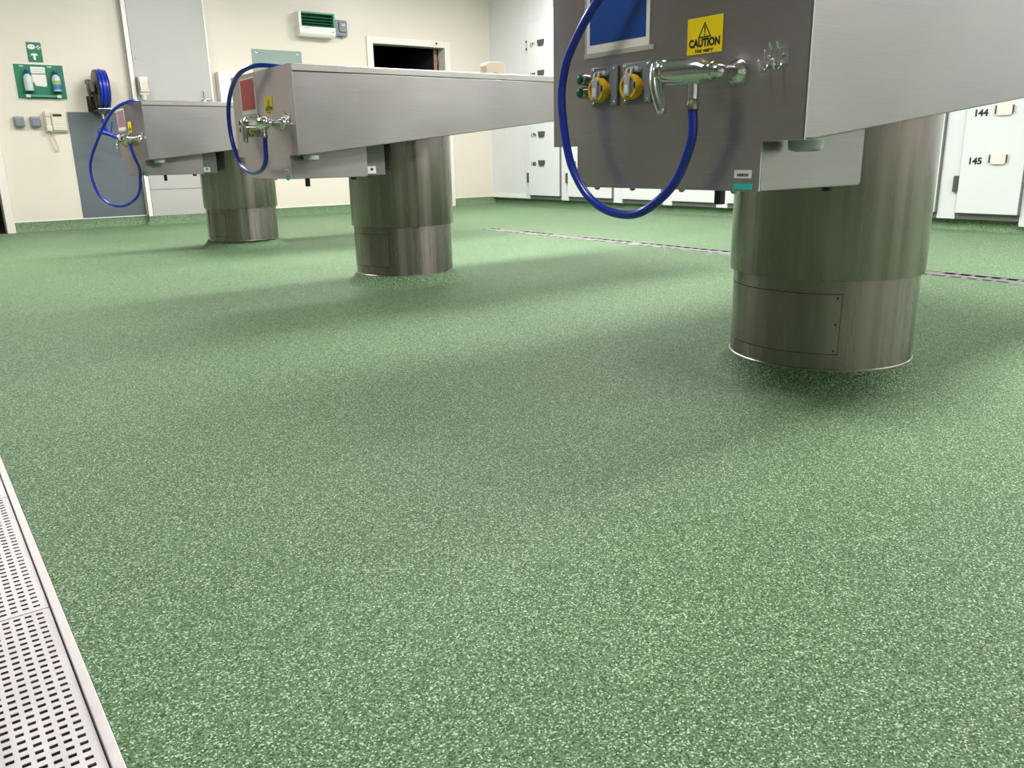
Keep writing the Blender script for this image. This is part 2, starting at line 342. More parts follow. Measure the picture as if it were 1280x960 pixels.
# ================================================================= fridge bank
posts=[(8.16,8.075),(7.479,7.349),(6.603,6.467),(5.887,5.757),(5.198,5.066),(4.50,4.37),(3.80,3.67),(3.106,2.97),(2.53,2.38)]
fil=thing('filler_panel',(FX,8.5,0.085),'plain white end panel between the cream wall and the first fridge door','panel')
MB().box(FX+0.012,FX+0.6,8.163,WY-0.001,0.085,CEIL-0.001).build('panel_skin','fridge',fil)
MB().box(FX+0.004,FX+0.0115,8.163,WY-0.001,0.085,0.135,0.001).build('bottom_rail','trimwhite',fil)
NL=(0,-1,0)
rows=[0.505,0.832,1.17,1.505,1.832]
names=['176 to 180','171 to 175','166 to 170','161 to 165','156 to 160','151 to 155','146 to 150','141 to 145']
first=176
for k in range(8):
    a,b_=posts[k],posts[k+1]
    yl,yr=a[1]-0.004,b_[0]+0.004      # door edges (larger y = towards the corner)
    yc=(yl+yr)/2
    lb={0:'white body fridge bay next to the plain end panel, labels 176 to 180',7:'white body fridge bay with doors labelled 144 and 145 behind the tall column'}.get(k,
        'white body fridge bay labelled %s, %s bay from the plain end panel'%(names[k],['first','second','third','fourth','fifth','sixth','seventh','eighth'][k]))
    t=thing('body_fridge',(FX,yc,0.085),lb,'fridge','fridge bays along the wall')
    lo=0.083
    MB().box(FX+0.03,FX+0.75,b_[1]+0.001,a[1]-0.001,lo,CEIL-0.001).build('carcass','fridge',t)
    MB().box(FX+0.022,FX+0.0295,yr,yl,lo,0.128).build('kick_plate','kick',t)
    MB().box(FX+0.010,FX+0.0295,b_[1]+0.001,b_[0]-0.001,lo if k<7 else 0.05,CEIL-0.001,0.002).build('post','fridge',t)
    if k==0: MB().box(FX+0.010,FX+0.0295,a[1]+0.001,a[0]-0.001,lo,CEIL-0.001,0.002).build('post','fridge',t)
    MB().box(FX+0.010,FX+0.0295,yr,yl,2.085,CEIL-0.001,0.002).build('header','fridge',t)
    d=MB().box(FX-0.012,FX+0.0295,yr+0.003,yl-0.003,0.128,2.08,0.004).build('door','fridge',t)
    MB().box(FX-0.0125,FX+0.0095,yr-0.0035,yr+0.0025,0.13,2.08).build('door_seal','kick',t)
    hx=yl+0.012
    for (z0,z1) in ((0.278,0.392),):
        MB().box(FX-0.016,FX+0.009,hx-0.012,hx+0.022,z0,z1,0.003).build('hinge','hinge',t)
    MB().box(FX-0.006,FX+0.009,hx-0.006,hx+0.006,1.78,1.88,0.002).build('hinge','lightgrey',t)
    for z in (1.79,1.87): MB().ball((FX-0.008,hx,z),0.012).build('hinge_cap','dark',t)
    py=a[1]-0.262 if k==7 else yl-0.262
    for ri,z in enumerate(rows):
        # card holder: cream plate with a turned lip, dark holder sides and tapered foot
        far=k<7  # farther holders are darkened: shade put into their colour
        MB().prism([(py+0.060,z+0.032),(py-0.060,z+0.032),(py-0.056,z-0.012),(py-0.040,z-0.034),(py+0.040,z-0.034),(py+0.056,z-0.012)],FX-0.022,FX-0.0125,'x').build('card_holder','hinge' if far else 'beige',d)
        if not far:
            MB().prism([(py+0.050,z+0.030),(py-0.050,z+0.030),(py-0.050,z-0.02),(py-0.038,z-0.031),(py+0.038,z-0.031),(py+0.050,z-0.02)],FX-0.024,FX-0.0225,'x').build('card','paper',d)
            for sgn in (-1,1): MB().box(FX-0.027,FX-0.0228,py+sgn*0.057-0.004,py+sgn*0.057+0.004,z-0.022,z+0.034,0.001).build('card_clip','black',d)
        num=str(first-5*k+4-ri)
        text(num,0.062,'black','number',d,(FX-0.0132,py+0.158,z-0.012),NL,(0,0,1),bold=0.0026,sx=1.05)
struct(MB().box(FX+0.02,FX+0.75,Y0,2.379,0.083,CEIL-0.001).build('wall_fridge_side','fridge'))
# ================================================================= drains
def grate(y0,y1,label):
    x0,x1=-0.0715,0.0775
    t=thing('drain_grate',(0.003,y0,-0.006),label,'drain grate','slotted grates in the floor channel')
    mb=MB(); cols=[0.064-0.0137*i for i in range(10)][::-1]; py=0.01435
    n=int((y1-y0-0.012)/py); ys=[y1-0.0115-py*i for i in range(n)][::-1]
    sw,sl=0.0041,0.0029
    xs=[x0]+[q for c in cols for q in (c-sw,c+sw)]+[x1]; yy=[y0+0.001]+[q for c in ys for q in (c-sl,c+sl)]+[y1-0.001]
    zt,zb=-0.004,-0.006
    idx={}
    def vid(i,j,z):
        k=(i,j,z)
        if k not in idx: idx[k]=len(mb.v); mb.v.append((xs[i],yy[j],z))
        return idx[k]
    for i in range(len(xs)-1):
        for j in range(len(yy)-1):
            hole=i%2==1 and j%2==1
            A=(i,j),(i+1,j),(i+1,j+1),(i,j+1)
            if not hole:
                mb.f.append(tuple(vid(*q,zt) for q in A)); mb.f.append(tuple(vid(*q,zb) for q in A[::-1]))
            else:
                for q,r in zip(A,A[1:]+A[:1]): mb.f.append((vid(*q,zt),vid(*r,zt),vid(*r,zb),vid(*q,zb)))
    for (p,q) in (((0,0),(len(xs)-1,0)),((len(xs)-1,0),(len(xs)-1,len(yy)-1)),((len(xs)-1,len(yy)-1),(0,len(yy)-1)),((0,len(yy)-1),(0,0))):
        mb.f.append((vid(*p,zt),vid(*q,zt),vid(*q,zb),vid(*p,zb)))
    mb.build('slotted_plate','drain',t,angle=30)
    for (xx) in (x0+0.01,x1-0.0135): MB().box(xx,xx+0.0035,y0+0.004,y1-0.004,-0.024,-0.0083).build('support_bar','drain',t)
dr=thing('drain_channel',(0,1.2,-0.1),'stainless steel floor channel with a raised edge frame holding slotted grates','drain')
MB().box(-0.0855,-0.0735,DRY0,DRY1,-0.03,0.0012,0.0012).build('edge_frame','drain',dr)
MB().box(0.0790,0.0915,DRY0,DRY1,-0.03,0.0012,0.0012).build('edge_frame','drain',dr)
mb=MB()
mb.add([(DR0,DRY0,-0.03),(DR1,DRY0,-0.03),(DR1,DRY0,-0.1),(DR0,DRY0,-0.1),(DR0,DRY1,-0.03),(DR1,DRY1,-0.03),(DR1,DRY1,-0.1),(DR0,DRY1,-0.1)],[(3,2,6,7),(0,3,7,4),(1,5,6,2),(0,1,2,3),(4,7,6,5)])
mb.build('channel_trough','dark',dr)  # trough coloured dark so the slots look shaded inside
GY=1.224
grate(GY-0.5,GY,'slotted steel drain grate just short of the joint, away from the doorway')
grate(GY,GY+0.5,'slotted steel drain grate just past the joint, towards the doorway')
for y0,lb in ((GY-1.0,'slotted steel drain grate, second from the joint away from the doorway'),(GY-1.5,'slotted steel drain grate at the channel end away from the doorway'),(GY+0.5,'slotted steel drain grate, second past the joint towards the doorway'),(GY+1.0,'slotted steel drain grate, third past the joint towards the doorway'),(GY+1.5,'slotted steel drain grate at the channel end towards the doorway')):
    grate(y0,y0+0.5,lb)
# far slot channel
ch=thing('slot_drain',(4.05,1.8,-0.03),'narrow steel slot drain set in the green floor before the fridges','drain')
for (xa,xb) in ((CH0,CH0+0.016),(CH1-0.016,CH1)): MB().box(xa,xb,Y0,CHY,-0.002,0.0012,0.0008).build('edge_frame','slot',ch)
MB().box(CH0+0.016,CH1-0.016,CHY-0.016,CHY,-0.002,0.0012,0.0008).build('edge_frame','slot',ch)
cover=MB().box(CH0+0.055,CH1-0.055,Y0,CHY-0.02,-0.004,-0.001).build('cover_strip','slot',ch)
mb=MB(); mb.add([(CH0,Y0,-0.002),(CH1,Y0,-0.002),(CH1,CHY,-0.002),(CH0,CHY,-0.002),(CH0,Y0,-0.06),(CH1,Y0,-0.06),(CH1,CHY,-0.06),(CH0,CHY,-0.06)],[(4,5,6,7),(0,4,7,3),(1,2,6,5),(3,7,6,2),(0,1,5,4)])
mb.build('channel_trough','dark',ch)  # recess shade is put into the trough's dark colour
mb=MB(); random.seed(3)
y=CHY-0.06
while y>Y0+0.05:
    for xa,xb in ((CH0+0.0162,CH0+0.0548),(CH1-0.0548,CH1-0.0162)):
        ln=random.uniform(0.012,0.03) if random.random()<0.72 else random.uniform(0.06,0.10)
        mb.box(xa,xb,y-ln,y,-0.004,-0.001)
    y-=0.062+random.random()*0.03
o=mb.build('slot_bars','slot',ch); o['kind']='stuff'
# ================================================================= mortuary tables
XE=1.37
def table(c, xo, lip, label, notice, nz, sign, tap_dy, tap_ext, hose, stickers, extra):
    X=XE+xo
    cx=2.04+xo
    t=thing('mortuary_table',(cx,c,0),label,'mortuary table','three steel tables on round columns')
    HW,LEN=0.36,2.28
    zt,zr=0.943,0.971
    def zb(x): return 0.6185+max(0,(x-(X+0.04)))*0.1065
    # tapered body: end plate and side skin are separate sheets
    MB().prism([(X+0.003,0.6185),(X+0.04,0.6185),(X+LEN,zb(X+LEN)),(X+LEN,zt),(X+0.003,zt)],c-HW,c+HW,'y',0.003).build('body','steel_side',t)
    # rim
    r=MB()
    r.box(X+0.001,X+LEN+0.004,c-HW-0.004,c-HW+0.03,zt,zr,0.003); r.box(X+0.001,X+LEN+0.004,c+HW-0.03,c+HW+0.004,zt,zr,0.003)
    r.box(X+LEN-0.03,X+LEN+0.004,c-HW+0.03,c+HW-0.03,zt,zr,0.003); r.box(X+0.003,X+0.03,c-HW+0.03,c+HW-0.03,zt,zr,0.002)
    r.build('rim','rim',t)
    # end plate: notched T outline down over the lower box
    bw=0.27; zl=0.5215
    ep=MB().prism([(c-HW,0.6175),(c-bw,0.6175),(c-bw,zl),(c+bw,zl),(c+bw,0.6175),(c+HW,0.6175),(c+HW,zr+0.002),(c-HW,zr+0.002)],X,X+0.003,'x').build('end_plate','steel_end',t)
    MB().box(X+0.0005,X+0.0045,c-HW-0.0035,c-HW+0.0005,0.617,zr).build('corner_strip','rim',t)
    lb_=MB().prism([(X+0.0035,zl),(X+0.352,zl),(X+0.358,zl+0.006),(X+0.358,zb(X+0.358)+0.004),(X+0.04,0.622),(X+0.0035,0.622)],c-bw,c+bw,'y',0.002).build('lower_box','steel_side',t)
    if not stickers:
        MB().box(X+0.3585,X+0.45,c-bw+0.010,c+bw-0.012,zl+0.006,zb(X+0.36)+0.004).build('shade_block','kick',t)  # dark block stands in for the shade between lower box and column
        lab=MB().box(X+0.360,X+0.402,c-bw+0.0065,c-bw+0.0095,zl+0.012,zl+0.044,0.001).build('outlet_label','white',t)
        MB().lathe([(0.006,0),(0.006,-0.002)],(X+0.381,c-bw+0.0064,zl+0.031),axis='y',n=12).build('outlet_hole','black',lab)
    # fittings under the box
    MB().box(X+0.16,X+0.178,c-0.045,c-0.027,0.481,zl-0.0005,0.002).build('drain_stub','dark',t)
    MB().cyl((X+0.31,c-0.22,zl-0.0005),(X+0.31,c-0.22,zl-0.012),0.012).build('underside_bung','dark',t)
    for yy in (-0.2,-0.06,0.09,0.21): MB().lathe([(0.002,-0.006),(0.006,-0.004),(0.007,0)],(X+0.012,c+yy,zl-0.0003),n=12).build('screw_head','dullmetal',t)
    MB().lathe([(0.020,-0.022),(0.032,-0.018),(0.034,0)],(X+0.075,c-bw-0.047,0.6175),n=24).build('overflow_spigot','lightgrey',t)
    MB().lathe([(0.012,-0.03),(0.026,-0.022),(0.030,0)],(X+0.075,c+bw+0.03,0.6175),n=24).build('overflow_spigot','dark',t)
    # column
    cc=(cx,c,0)
    MB().lathe([(0.2515,0.283),(0.2525,0.2845),(0.2525,0.72)],cc,n=96).build('upper_column','steel_col',t)
    low=MB().lathe([(0.242,lip+0.002),(0.242,0.30)],cc,n=96).build('lower_column','steel_col',t)
    MB().lathe([(0.2422,lip-0.002),(0.2448,lip),(0.2448,lip+0.002),(0.2422,lip+0.004)],cc,n=96,cap=False).build('sealant_ring','dullmetal',t)
    a0,a1=math.radians(-136.3),math.radians(-136.3-85)
    g=math.radians(0.45)
    MB().lathe([(0.2424,0.0925),(0.2424,0.2495)],cc,n=40,cap=False,a0=a1-g,a1=a0+g).build('panel_joint','dark',t)
    ap=MB().lathe([(0.2430,0.0945),(0.2430,0.2475)],cc,n=40,cap=False,a0=a1,a1=a0).build('access_panel','steel_col',t)
    for z in (0.103,0.171,0.239):
        a=a0-math.radians(2.2); MB().ball((cx+0.2432*math.cos(a),c+0.2432*math.sin(a),z),0.0032,1,1,1,8).build('screw','dark',ap)
    # laminated notice
    y0,y1,z0,z1=notice
    no=MB().box(X-0.0016,X-0.0002,c+y0,c+y1,z0,z1).build('notice_sheet','paper',t)
    MB().box(X-0.0022,X-0.00165,c+y0+0.010,c+y1-0.010,z0+0.020,z1-0.008).build('printed_field',nz,no)
    MB().box(X-0.0021,X-0.0002,c+y0-0.014,c+y1+0.010,z0-0.008,z0+0.002).build('tape','tape',no)
    MB().box(X-0.0012,X-0.0002,c+y1+0.0005,c+y1+0.008,z0-0.004,z1).build('tape','tape',no)
    # caution sign
    sy,sz=sign; sw_,sh=0.091,0.069
    cs=MB().box(X-0.0016,X-0.0002,c+sy-sw_,c+sy,sz,sz+sh,0.0005).build('caution_sign','yellow',t)
    xs=X-0.0020; ym=c+sy-sw_/2
    tri=MB()
    def ring(o_,i_):
        V=[(xs,ym-p[0],p[1]) for p in o_]+[(xs,ym-p[0],p[1]) for p in i_]; n=len(o_)
        tri.add(V,[(k,(k+1)%n,n+(k+1)%n,n+k) for k in range(n)])
    zc=sz+0.0305
    ring([(-0.0172,zc),(0.0172,zc),(0,zc+0.0295)],[(-0.0130,zc+0.0024),(0.0130,zc+0.0024),(0,zc+0.0247)])
    tri.add([(xs,ym+0.0017,zc+0.021),(xs,ym-0.0017,zc+0.021),(xs,ym-0.0009,zc+0.008),(xs,ym+0.0009,zc+0.008)],[(0,1,2,3)])
    tri.add([(xs,ym+0.0018*math.cos(q*math.pi/5),zc+0.005+0.0018*math.sin(q*math.pi/5)) for q in range(10)],[tuple(range(10))])
    tri.build('warning_triangle','black',cs)
    text('CAUTION',0.0205,'black','lettering',cs,(xs,ym,sz+0.0205),(0,-1,0),(0,0,1),bold=0.0011,sx=0.86)
    text('Hot water',0.0112,'black','lettering',cs,(xs,ym,sz+0.0065),(0,-1,0),(0,0,1),bold=0.0004,sx=0.98)
    # power sockets
    for yy in (0.1715,0.067):
        yc=c+yy
        sp_=MB().box(X-0.007,X-0.0002,yc-0.0435,yc+0.0435,0.704,0.792,0.003).build('power_socket','greyplastic',t)
        for sy_ in (-1,1):
            for z in (0.712,0.784): MB().ball((X-0.0075,yc+sy_*0.035,z),0.004,0.6,1,1,10).build('screw','chrome',sp_)
        zc2=0.740
        MB().lathe([(0.019,-0.006),(0.023,-0.006),(0.0235,-0.016),(0.027,-0.016),(0.0275,-0.030),(0.0255,-0.0325),(0.0195,-0.0325),(0.0185,-0.028),(0.0185,-0.016)],(X,yc,zc2),axis='x',n=32,cap=False).build('yellow_collar','sockyellow',sp_)
        MB().lathe([(0.0183,-0.008),(0.0183,-0.029),(0.015,-0.0305)],(X,yc,zc2),axis='x',n=28).build('socket_lid','greyplastic',sp_)
        MB().box(X-0.037,X-0.0306,yc-0.0085,yc+0.0085,zc2-0.020,zc2+0.022,0.002).build('latch','lightgrey',sp_)
        MB().box(X-0.0375,X-0.0371,yc-0.0055,yc+0.0055,zc2-0.014,zc2+0.004).build('latch_label','white',sp_)
        MB().tube([(X-0.033,yc+0.007,zc2+0.018),(X-0.028,yc+0.007,zc2+0.036),(X-0.012,yc+0.007,zc2+0.040)],0.003,8).tube([(X-0.033,yc-0.007,zc2+0.018),(X-0.028,yc-0.007,zc2+0.036),(X-0.012,yc-0.007,zc2+0.040)],0.003,8).box(X-0.022,X-0.0072,yc-0.019,yc+0.019,zc2+0.030,zc2+0.039,0.002).build('lid_hinge','lightgrey',sp_)
        MB().box(X-0.034,X-0.0326,yc-0.024,yc-0.020,zc2-0.004,zc2+0.008).build('collar_notch','black',sp_)
    for z in (0.768,0.738):
        pb=MB().lathe([(0.0135,0),(0.0135,-0.014),(0.0115,-0.019)],(X-0.0002,c+0.238,z),axis='x',n=24).build('push_button','chrome',t)
        MB().lathe([(0.0108,-0.0175),(0.0108,-0.022),(0.009,-0.0235)],(X,c+0.238,z),axis='x',n=24).build('button_cap','green',pb)
    # mixer tap: S-connector from a wall rose, thick body, lever, outlet
    ty=c+tap_dy; XT=X-0.062; zt_=0.750
    tb=MB().tube([(XT,ty-0.186,zt_-0.002),(XT,ty-0.176,zt_-0.001),(XT,ty-0.168,zt_),(XT,ty-0.12,zt_+0.001),(XT,ty+tap_ext-0.085,zt_+0.003),(XT,ty+tap_ext-0.070,zt_+0.004),(XT,ty+tap_ext-0.062,zt_+0.004)],0.02,32,radii=[0.0175,0.019,0.0245,0.0265,0.0265,0.024,0.006]).build('mixer_tap','chrome',t,angle=60)
    MB().lathe([(0.025,0),(0.025,-0.004),(0.018,-0.012),(0.015,-0.016)],(X-0.0002,ty-0.203,zt_-0.003),axis='x',n=28).build('wall_rose','chrome',tb)
    MB().tube([(X-0.010,ty-0.203,zt_-0.003),(X-0.028,ty-0.203,zt_-0.003),(XT+0.016,ty-0.204,zt_-0.003),(XT+0.004,ty-0.207,zt_-0.003),(XT,ty-0.200,zt_-0.002),(XT,ty-0.184,zt_-0.002)],0.0135,18,smooth=5).build('supply_elbow','chrome',tb)
    MB().lathe([(0.018,0),(0.0195,0.002),(0.0195,0.014),(0.018,0.016)],(XT,ty-0.197,zt_-0.002),axis='y',n=6).build('union_nut','chrome',tb)
    # lever
    ly=ty+tap_ext-0.074
    lv=MB()
    lv.ball((XT-0.004,ly+0.004,zt_+0.004),0.0275,1,0.6,1,20)
    P=[(XT-0.008,ly+0.014,zt_+0.016),(XT-0.016,ly+0.012,zt_-0.004),(XT-0.024,ly+0.003,zt_-0.026),(XT-0.030,ly-0.009,zt_-0.048),(XT-0.034,ly-0.021,zt_-0.068)]
    lv.tube(P,0.01,18,radii=[0.0165,0.0100],smooth=5); lv.ball(P[-1],0.0102,1,1,1,14); lv.ball(P[0],0.0165,1,1,1,14)
    lv.build('lever','chrome',tb,angle=60)
    # outlet and hose tail
    ho=c+hose[0][1]-0.0 if False else hose[0][1]
    hx,hy,hz=hose[0]
    ot=MB().tube([(hx,hy,zt_-0.012),(hx,hy,hz+0.02)],0.0115,18).build('outlet','chrome',tb)
    MB().lathe([(0.0095,0),(0.0125,0.002),(0.0125,0.014),(0.0105,0.017),(0.0105,0.026)],(hx,hy,hz-0.001),n=20).build('hose_ferrule','dullmetal',tb)
    MB().tube(hose,0.0097,14,smooth=10).build('hose','hose',t,label='blue rubber hose looped from tap over the rim')
    # double coat hook
    hk=c-0.293
    pl=MB().box(X-0.003,X-0.0002,hk-0.027,hk+0.027,0.752,0.782,0.0012).build('coat_hook','chrome',t)
    for s in (-1,1):
        y_=hk+s*0.0155
        MB().tube([(X-0.003,y_,0.760),(X-0.008,y_,0.749),(X-0.018,y_,0.742),(X-0.029,y_,0.746),(X-0.033,y_,0.757)],0.0028,10,smooth=5).ball((X-0.033,y_,0.758),0.0042,1,1,1,10).build('hook','chrome',pl)
        MB().tube([(X-0.003,y_-0.006*s,0.778),(X-0.010,y_-0.007*s,0.783),(X-0.015,y_-0.007*s,0.793)],0.0024,10,smooth=4).build('upper_prong','chrome',pl)
        MB().ball((X-0.0035,y_,0.768),0.0035,0.6,1,1,10).build('screw','dullmetal',pl)
    # stickers low on the end plate
    ys=c-bw+0.018
    bc=MB().box(X-0.0012,X-0.0002,ys,ys+0.043,0.5465,0.5625,0.0004).build('barcode_label','paper' if stickers else 'white',t)
    mb=MB()
    random.seed(11); yy=ys+0.008
    while yy<ys+0.035:
        w_=random.uniform(0.0006,0.0016); mb.add([(X-0.0015,yy,0.5505),(X-0.0015,yy+w_,0.5505),(X-0.0015,yy+w_,0.5560),(X-0.0015,yy,0.5560)],[(0,1,2,3)]); yy+=w_+random.uniform(0.0003,0.0009)
    mb.build('bars','black',bc)
    tl=MB().box(X-0.0012,X-0.0002,ys-0.004,ys+0.044,0.5245,0.5360,0.0004).build('teal_label','teal',t)
    return t
def T(y,z,x=1.305): return (x,y,z)
h3=[T(1.150,0.680),T(1.150,0.622),T(1.187,0.544),T(1.250,0.492),T(1.313,0.469),T(1.390,0.474),T(1.458,0.505),T(1.510,0.563),T(1.535,0.623),T(1.552,0.714),T(1.545,0.775),T(1.515,0.833),T(1.428,0.920),(1.335,1.35,0.975),(1.385,1.27,0.990),(1.46,1.22,0.978),(1.62,1.18,0.957)]
table(1.30,0.0,0.05,'steel mortuary table with a blue notice and a large caution sign, beside the slot drain',
      (0.035,0.235,0.822,0.960),'blue',(-0.073,0.790),0.0,0.0,h3,True,None)
h2=[T(3.487,0.690),T(3.492,0.645),T(3.500,0.600),T(3.560,0.560),T(3.664,0.547),T(3.760,0.560),T(3.828,0.590),T(3.885,0.655),T(3.913,0.729),T(3.913,0.800),T(3.885,0.862),T(3.82,0.920),T(3.72,0.962),(1.33,3.64,0.985),(1.37,3.58,0.988),(1.45,3.52,0.976),(1.62,3.45,0.957)]
table(3.666,0.0,0.05,'steel mortuary table with a red notice on its end, standing between the other two',
      (0.055,0.245,0.800,0.957),'red',(-0.045,0.792),-0.03,0.09,h2,False,None)
h1=[]
for y,z,yt in ((5.9,0.72,5.86),(5.80,0.63,5.85),(5.726,0.545,5.82),(5.881,0.391,5.90),(6.455,0.304,6.08),(7.109,0.36,6.22),(7.318,0.57,6.28),(6.883,0.77,6.22),(6.275,0.936,6.10),(5.784,0.973,5.98)):
    x=1.305*yt/y; h1.append((x,yt,0.6+(z-0.6)*x/1.305))
h1[0]=(1.278,5.78,0.72); h1[1]=(1.29,5.745,0.63)
h1+=[(1.40,5.90,0.982),(1.50,5.85,0.965),(1.62,5.8,0.957)]
table(5.97,-0.03,0.06,'steel mortuary table with a mauve notice, nearest the wall with the hose reel',
      (0.12,0.335,0.815,0.950),'mauve',(0.06,0.792),-0.01,0.10,h1,False,None)
# block resting on the middle table
bl=thing('head_block',(2.62,3.67,0.943),'beige moulded block with an arched base resting on the table with the red notice','block')
pts=[(2.563,0.9435),(2.582,0.9435)]+[(2.622+0.04*math.cos(a),0.9435+0.070*math.sin(a)) for a in [math.pi-i*math.pi/10 for i in range(0,11)]]+[(2.680,0.9435),(2.682,1.052),(2.674,1.066),(2.60,1.066),(2.572,1.060),(2.562,1.046)]
MB().prism(pts,3.645,3.70,'y',0.003).build('block_body','beige',bl)
MB().lathe([(0.0395,-0.029),(0.0395,0.024)],(2.622,3.6725,0.9470),axis='y',n=24,cap=False,a0=-math.pi/2,a1=math.pi/2).build('neck_pad','dark',bl)
# ================================================================= wall fittings
Wf=WY
def disc(xc,zc,rx,rz,y,n=20): return [(xc+rx*math.cos(2*math.pi*i/n),y,zc+rz*math.sin(2*math.pi*i/n)) for i in range(n)]
# eyewash sign
sg=tag(MB().box(1.208,1.326,Wf-0.003,Wf-0.0003,1.492,1.660,0.0008).build('eyewash_sign','signgreen'),'small upright green safety sign above the eyewash board','sign')
mb=MB(); ys=Wf-0.0034
mb.add(disc(1.248,1.621,0.031,0.021,ys),[tuple(range(20))])
def rect(mb,x0,x1,z0,z1,y): mb.add([(x0,y,z0),(x1,y,z0),(x1,y,z1),(x0,y,z1)],[(0,1,2,3)])
rect(mb,1.285,1.320,1.612,1.624,ys); rect(mb,1.2965,1.3085,1.601,1.636,ys)
rect(mb,1.234,1.288,1.549,1.560,ys); rect(mb,1.252,1.270,1.512,1.549,ys); rect(mb,1.242,1.282,1.560,1.566,ys)
mb.build('pictogram','white',sg)
mb=MB(); 
for xx in (1.238,1.258): mb.add(disc(xx,1.622,0.005,0.004,ys-0.0004,10),[tuple(range(10))])
mb.build('eye_marks','signgreen',sg)
# eyewash board
eb=thing('eyewash_station',(1.276,Wf,1.176),'green eyewash board with white border holding two bottles and a card','first aid board')
MB().box(1.070,1.482,Wf-0.006,Wf-0.0003,1.170,1.481,0.002).build('border','white',eb)
MB().box(1.079,1.473,Wf-0.012,Wf-0.0062,1.179,1.472,0.002).build('board','signgreen',eb)
MB().box(1.21,1.325,Wf-0.014,Wf-0.0122,1.396,1.452,0.0005).build('instruction_card','paper',eb)
mc=MB()
mc.prism([(1.232,1.292),(1.315,1.283),(1.325,1.30),(1.325,1.388),(1.212,1.388),(1.212,1.322),(1.224,1.316)],Wf-0.016,Wf-0.0122,'y'); mc.build('mirror_pad','paper',eb)
for z in (1.41,1.43): MB().box(1.222,1.313,Wf-0.0146,Wf-0.0141,z,z+0.004).build('print_line','lightgrey',eb)
MB().box(1.14,1.42,Wf-0.045,Wf-0.0122,1.192,1.212,0.004).build('tray','heatgreen',eb)
for x in (1.155,1.405): MB().box(x-0.018,x+0.018,Wf-0.047,Wf-0.0122,1.188,1.214,0.002).build('tray_clip','bottle',eb)
for x in (1.135,1.36): MB().box(x-0.012,x+0.022,Wf-0.0135,Wf-0.0122,1.452,1.459).build('print_mark','white',eb)
for (x,ml,lb) in ((1.172,'bottle','clear eyewash bottle with plain label on the green board'),(1.398,'labelblue','eyewash bottle with blue and lime label on the green board')):
    bt=thing('eyewash_bottle',(x,Wf-0.05,1.245),lb,'bottle','eyewash bottles')
    MB().lathe([(0.034,0),(0.036,0.004),(0.036,0.10),(0.030,0.125),(0.017,0.138),(0.015,0.142)],(x,Wf-0.05,1.245),n=24).build('bottle_body','bottle',bt)
    MB().lathe([(0.017,0.1425),(0.020,0.146),(0.018,0.175),(0.010,0.18)],(x,Wf-0.05,1.245),n=20).build('cap','bottleblue',bt)
    MB().lathe([(0.0365,0.012),(0.0365,0.055)],(x,Wf-0.05,1.245),n=24,cap=False).build('label_band',ml,bt)
    if ml=='labelblue': MB().lathe([(0.0365,0.056),(0.0365,0.088)],(x,Wf-0.05,1.245),n=24,cap=False).build('label_band','labelgreen',bt)
    MB().box(x-0.038,x+0.038,Wf-0.088,Wf-0.0122,1.238,1.2445).build('holder','signgreen',eb)
# light switches
for x,lb in ((1.048,'grey rocker switch box beside the door jamb'),(1.178,'grey rocker switch box beside the telephone')):
    sw=thing('switch_box',(x,Wf,0.935),lb,'switch','grey switch boxes')
    MB().box(x-0.042,x+0.042,Wf-0.05,Wf-0.0003,0.932,1.024,0.010).build('housing','greyplastic',sw)
    MB().box(x-0.030,x+0.030,Wf-0.056,Wf-0.0505,0.944,1.008,0.004).build('rocker','greyplastic',sw)
    MB().box(x-0.030,x+0.030,Wf-0.0525,Wf-0.0502,1.010,1.016).build('name_slot','lightgrey',sw)
# telephone
ph=thing('wall_telephone',(1.345,Wf,0.89),'cream wall telephone with handset and hanging curly cord','telephone')
MB().box(1.248,1.437,Wf-0.035,Wf-0.0003,0.890,1.066,0.008).build('base','phone',ph)
MB().box(1.310,1.432,Wf-0.048,Wf-0.0352,0.902,1.062,0.008).build('face','phone',ph)
MB().box(1.322,1.395,Wf-0.0495,Wf-0.0482,1.026,1.048).build('display','black',ph)
for i in range(3):
    for j in range(4): MB().box(1.342+0.022*i,1.357+0.022*i,Wf-0.052,Wf-0.0482,0.930+0.018*j,0.942+0.018*j,0.002).build('key','white',ph)
hs=MB(); hs.box(1.258,1.300,Wf-0.062,Wf-0.0352,0.900,1.074,0.010); hs.box(1.254,1.304,Wf-0.072,Wf-0.045,1.022,1.078,0.010); hs.box(1.254,1.304,Wf-0.072,Wf-0.045,0.895,0.945,0.010)
hs.build('handset','phone',ph)
pts=[]
path=[(1.275,0.893),(1.272,0.84),(1.285,0.78),(1.300,0.74),(1.318,0.722),(1.330,0.74),(1.325,0.79),(1.305,0.84),(1.300,0.891)]
for i in range(161):
    s=i/160*(len(path)-1); k=min(int(s),len(path)-2); f=s-k
    x=path[k][0]+(path[k+1][0]-path[k][0])*f; z=path[k][1]+(path[k+1][1]-path[k][1])*f; a=i*1.35
    pts.append((x+0.005*math.cos(a),Wf-0.02+0.005*math.sin(a),z))
MB().tube(pts,0.0022,6).build('curly_cord','phone',ph)
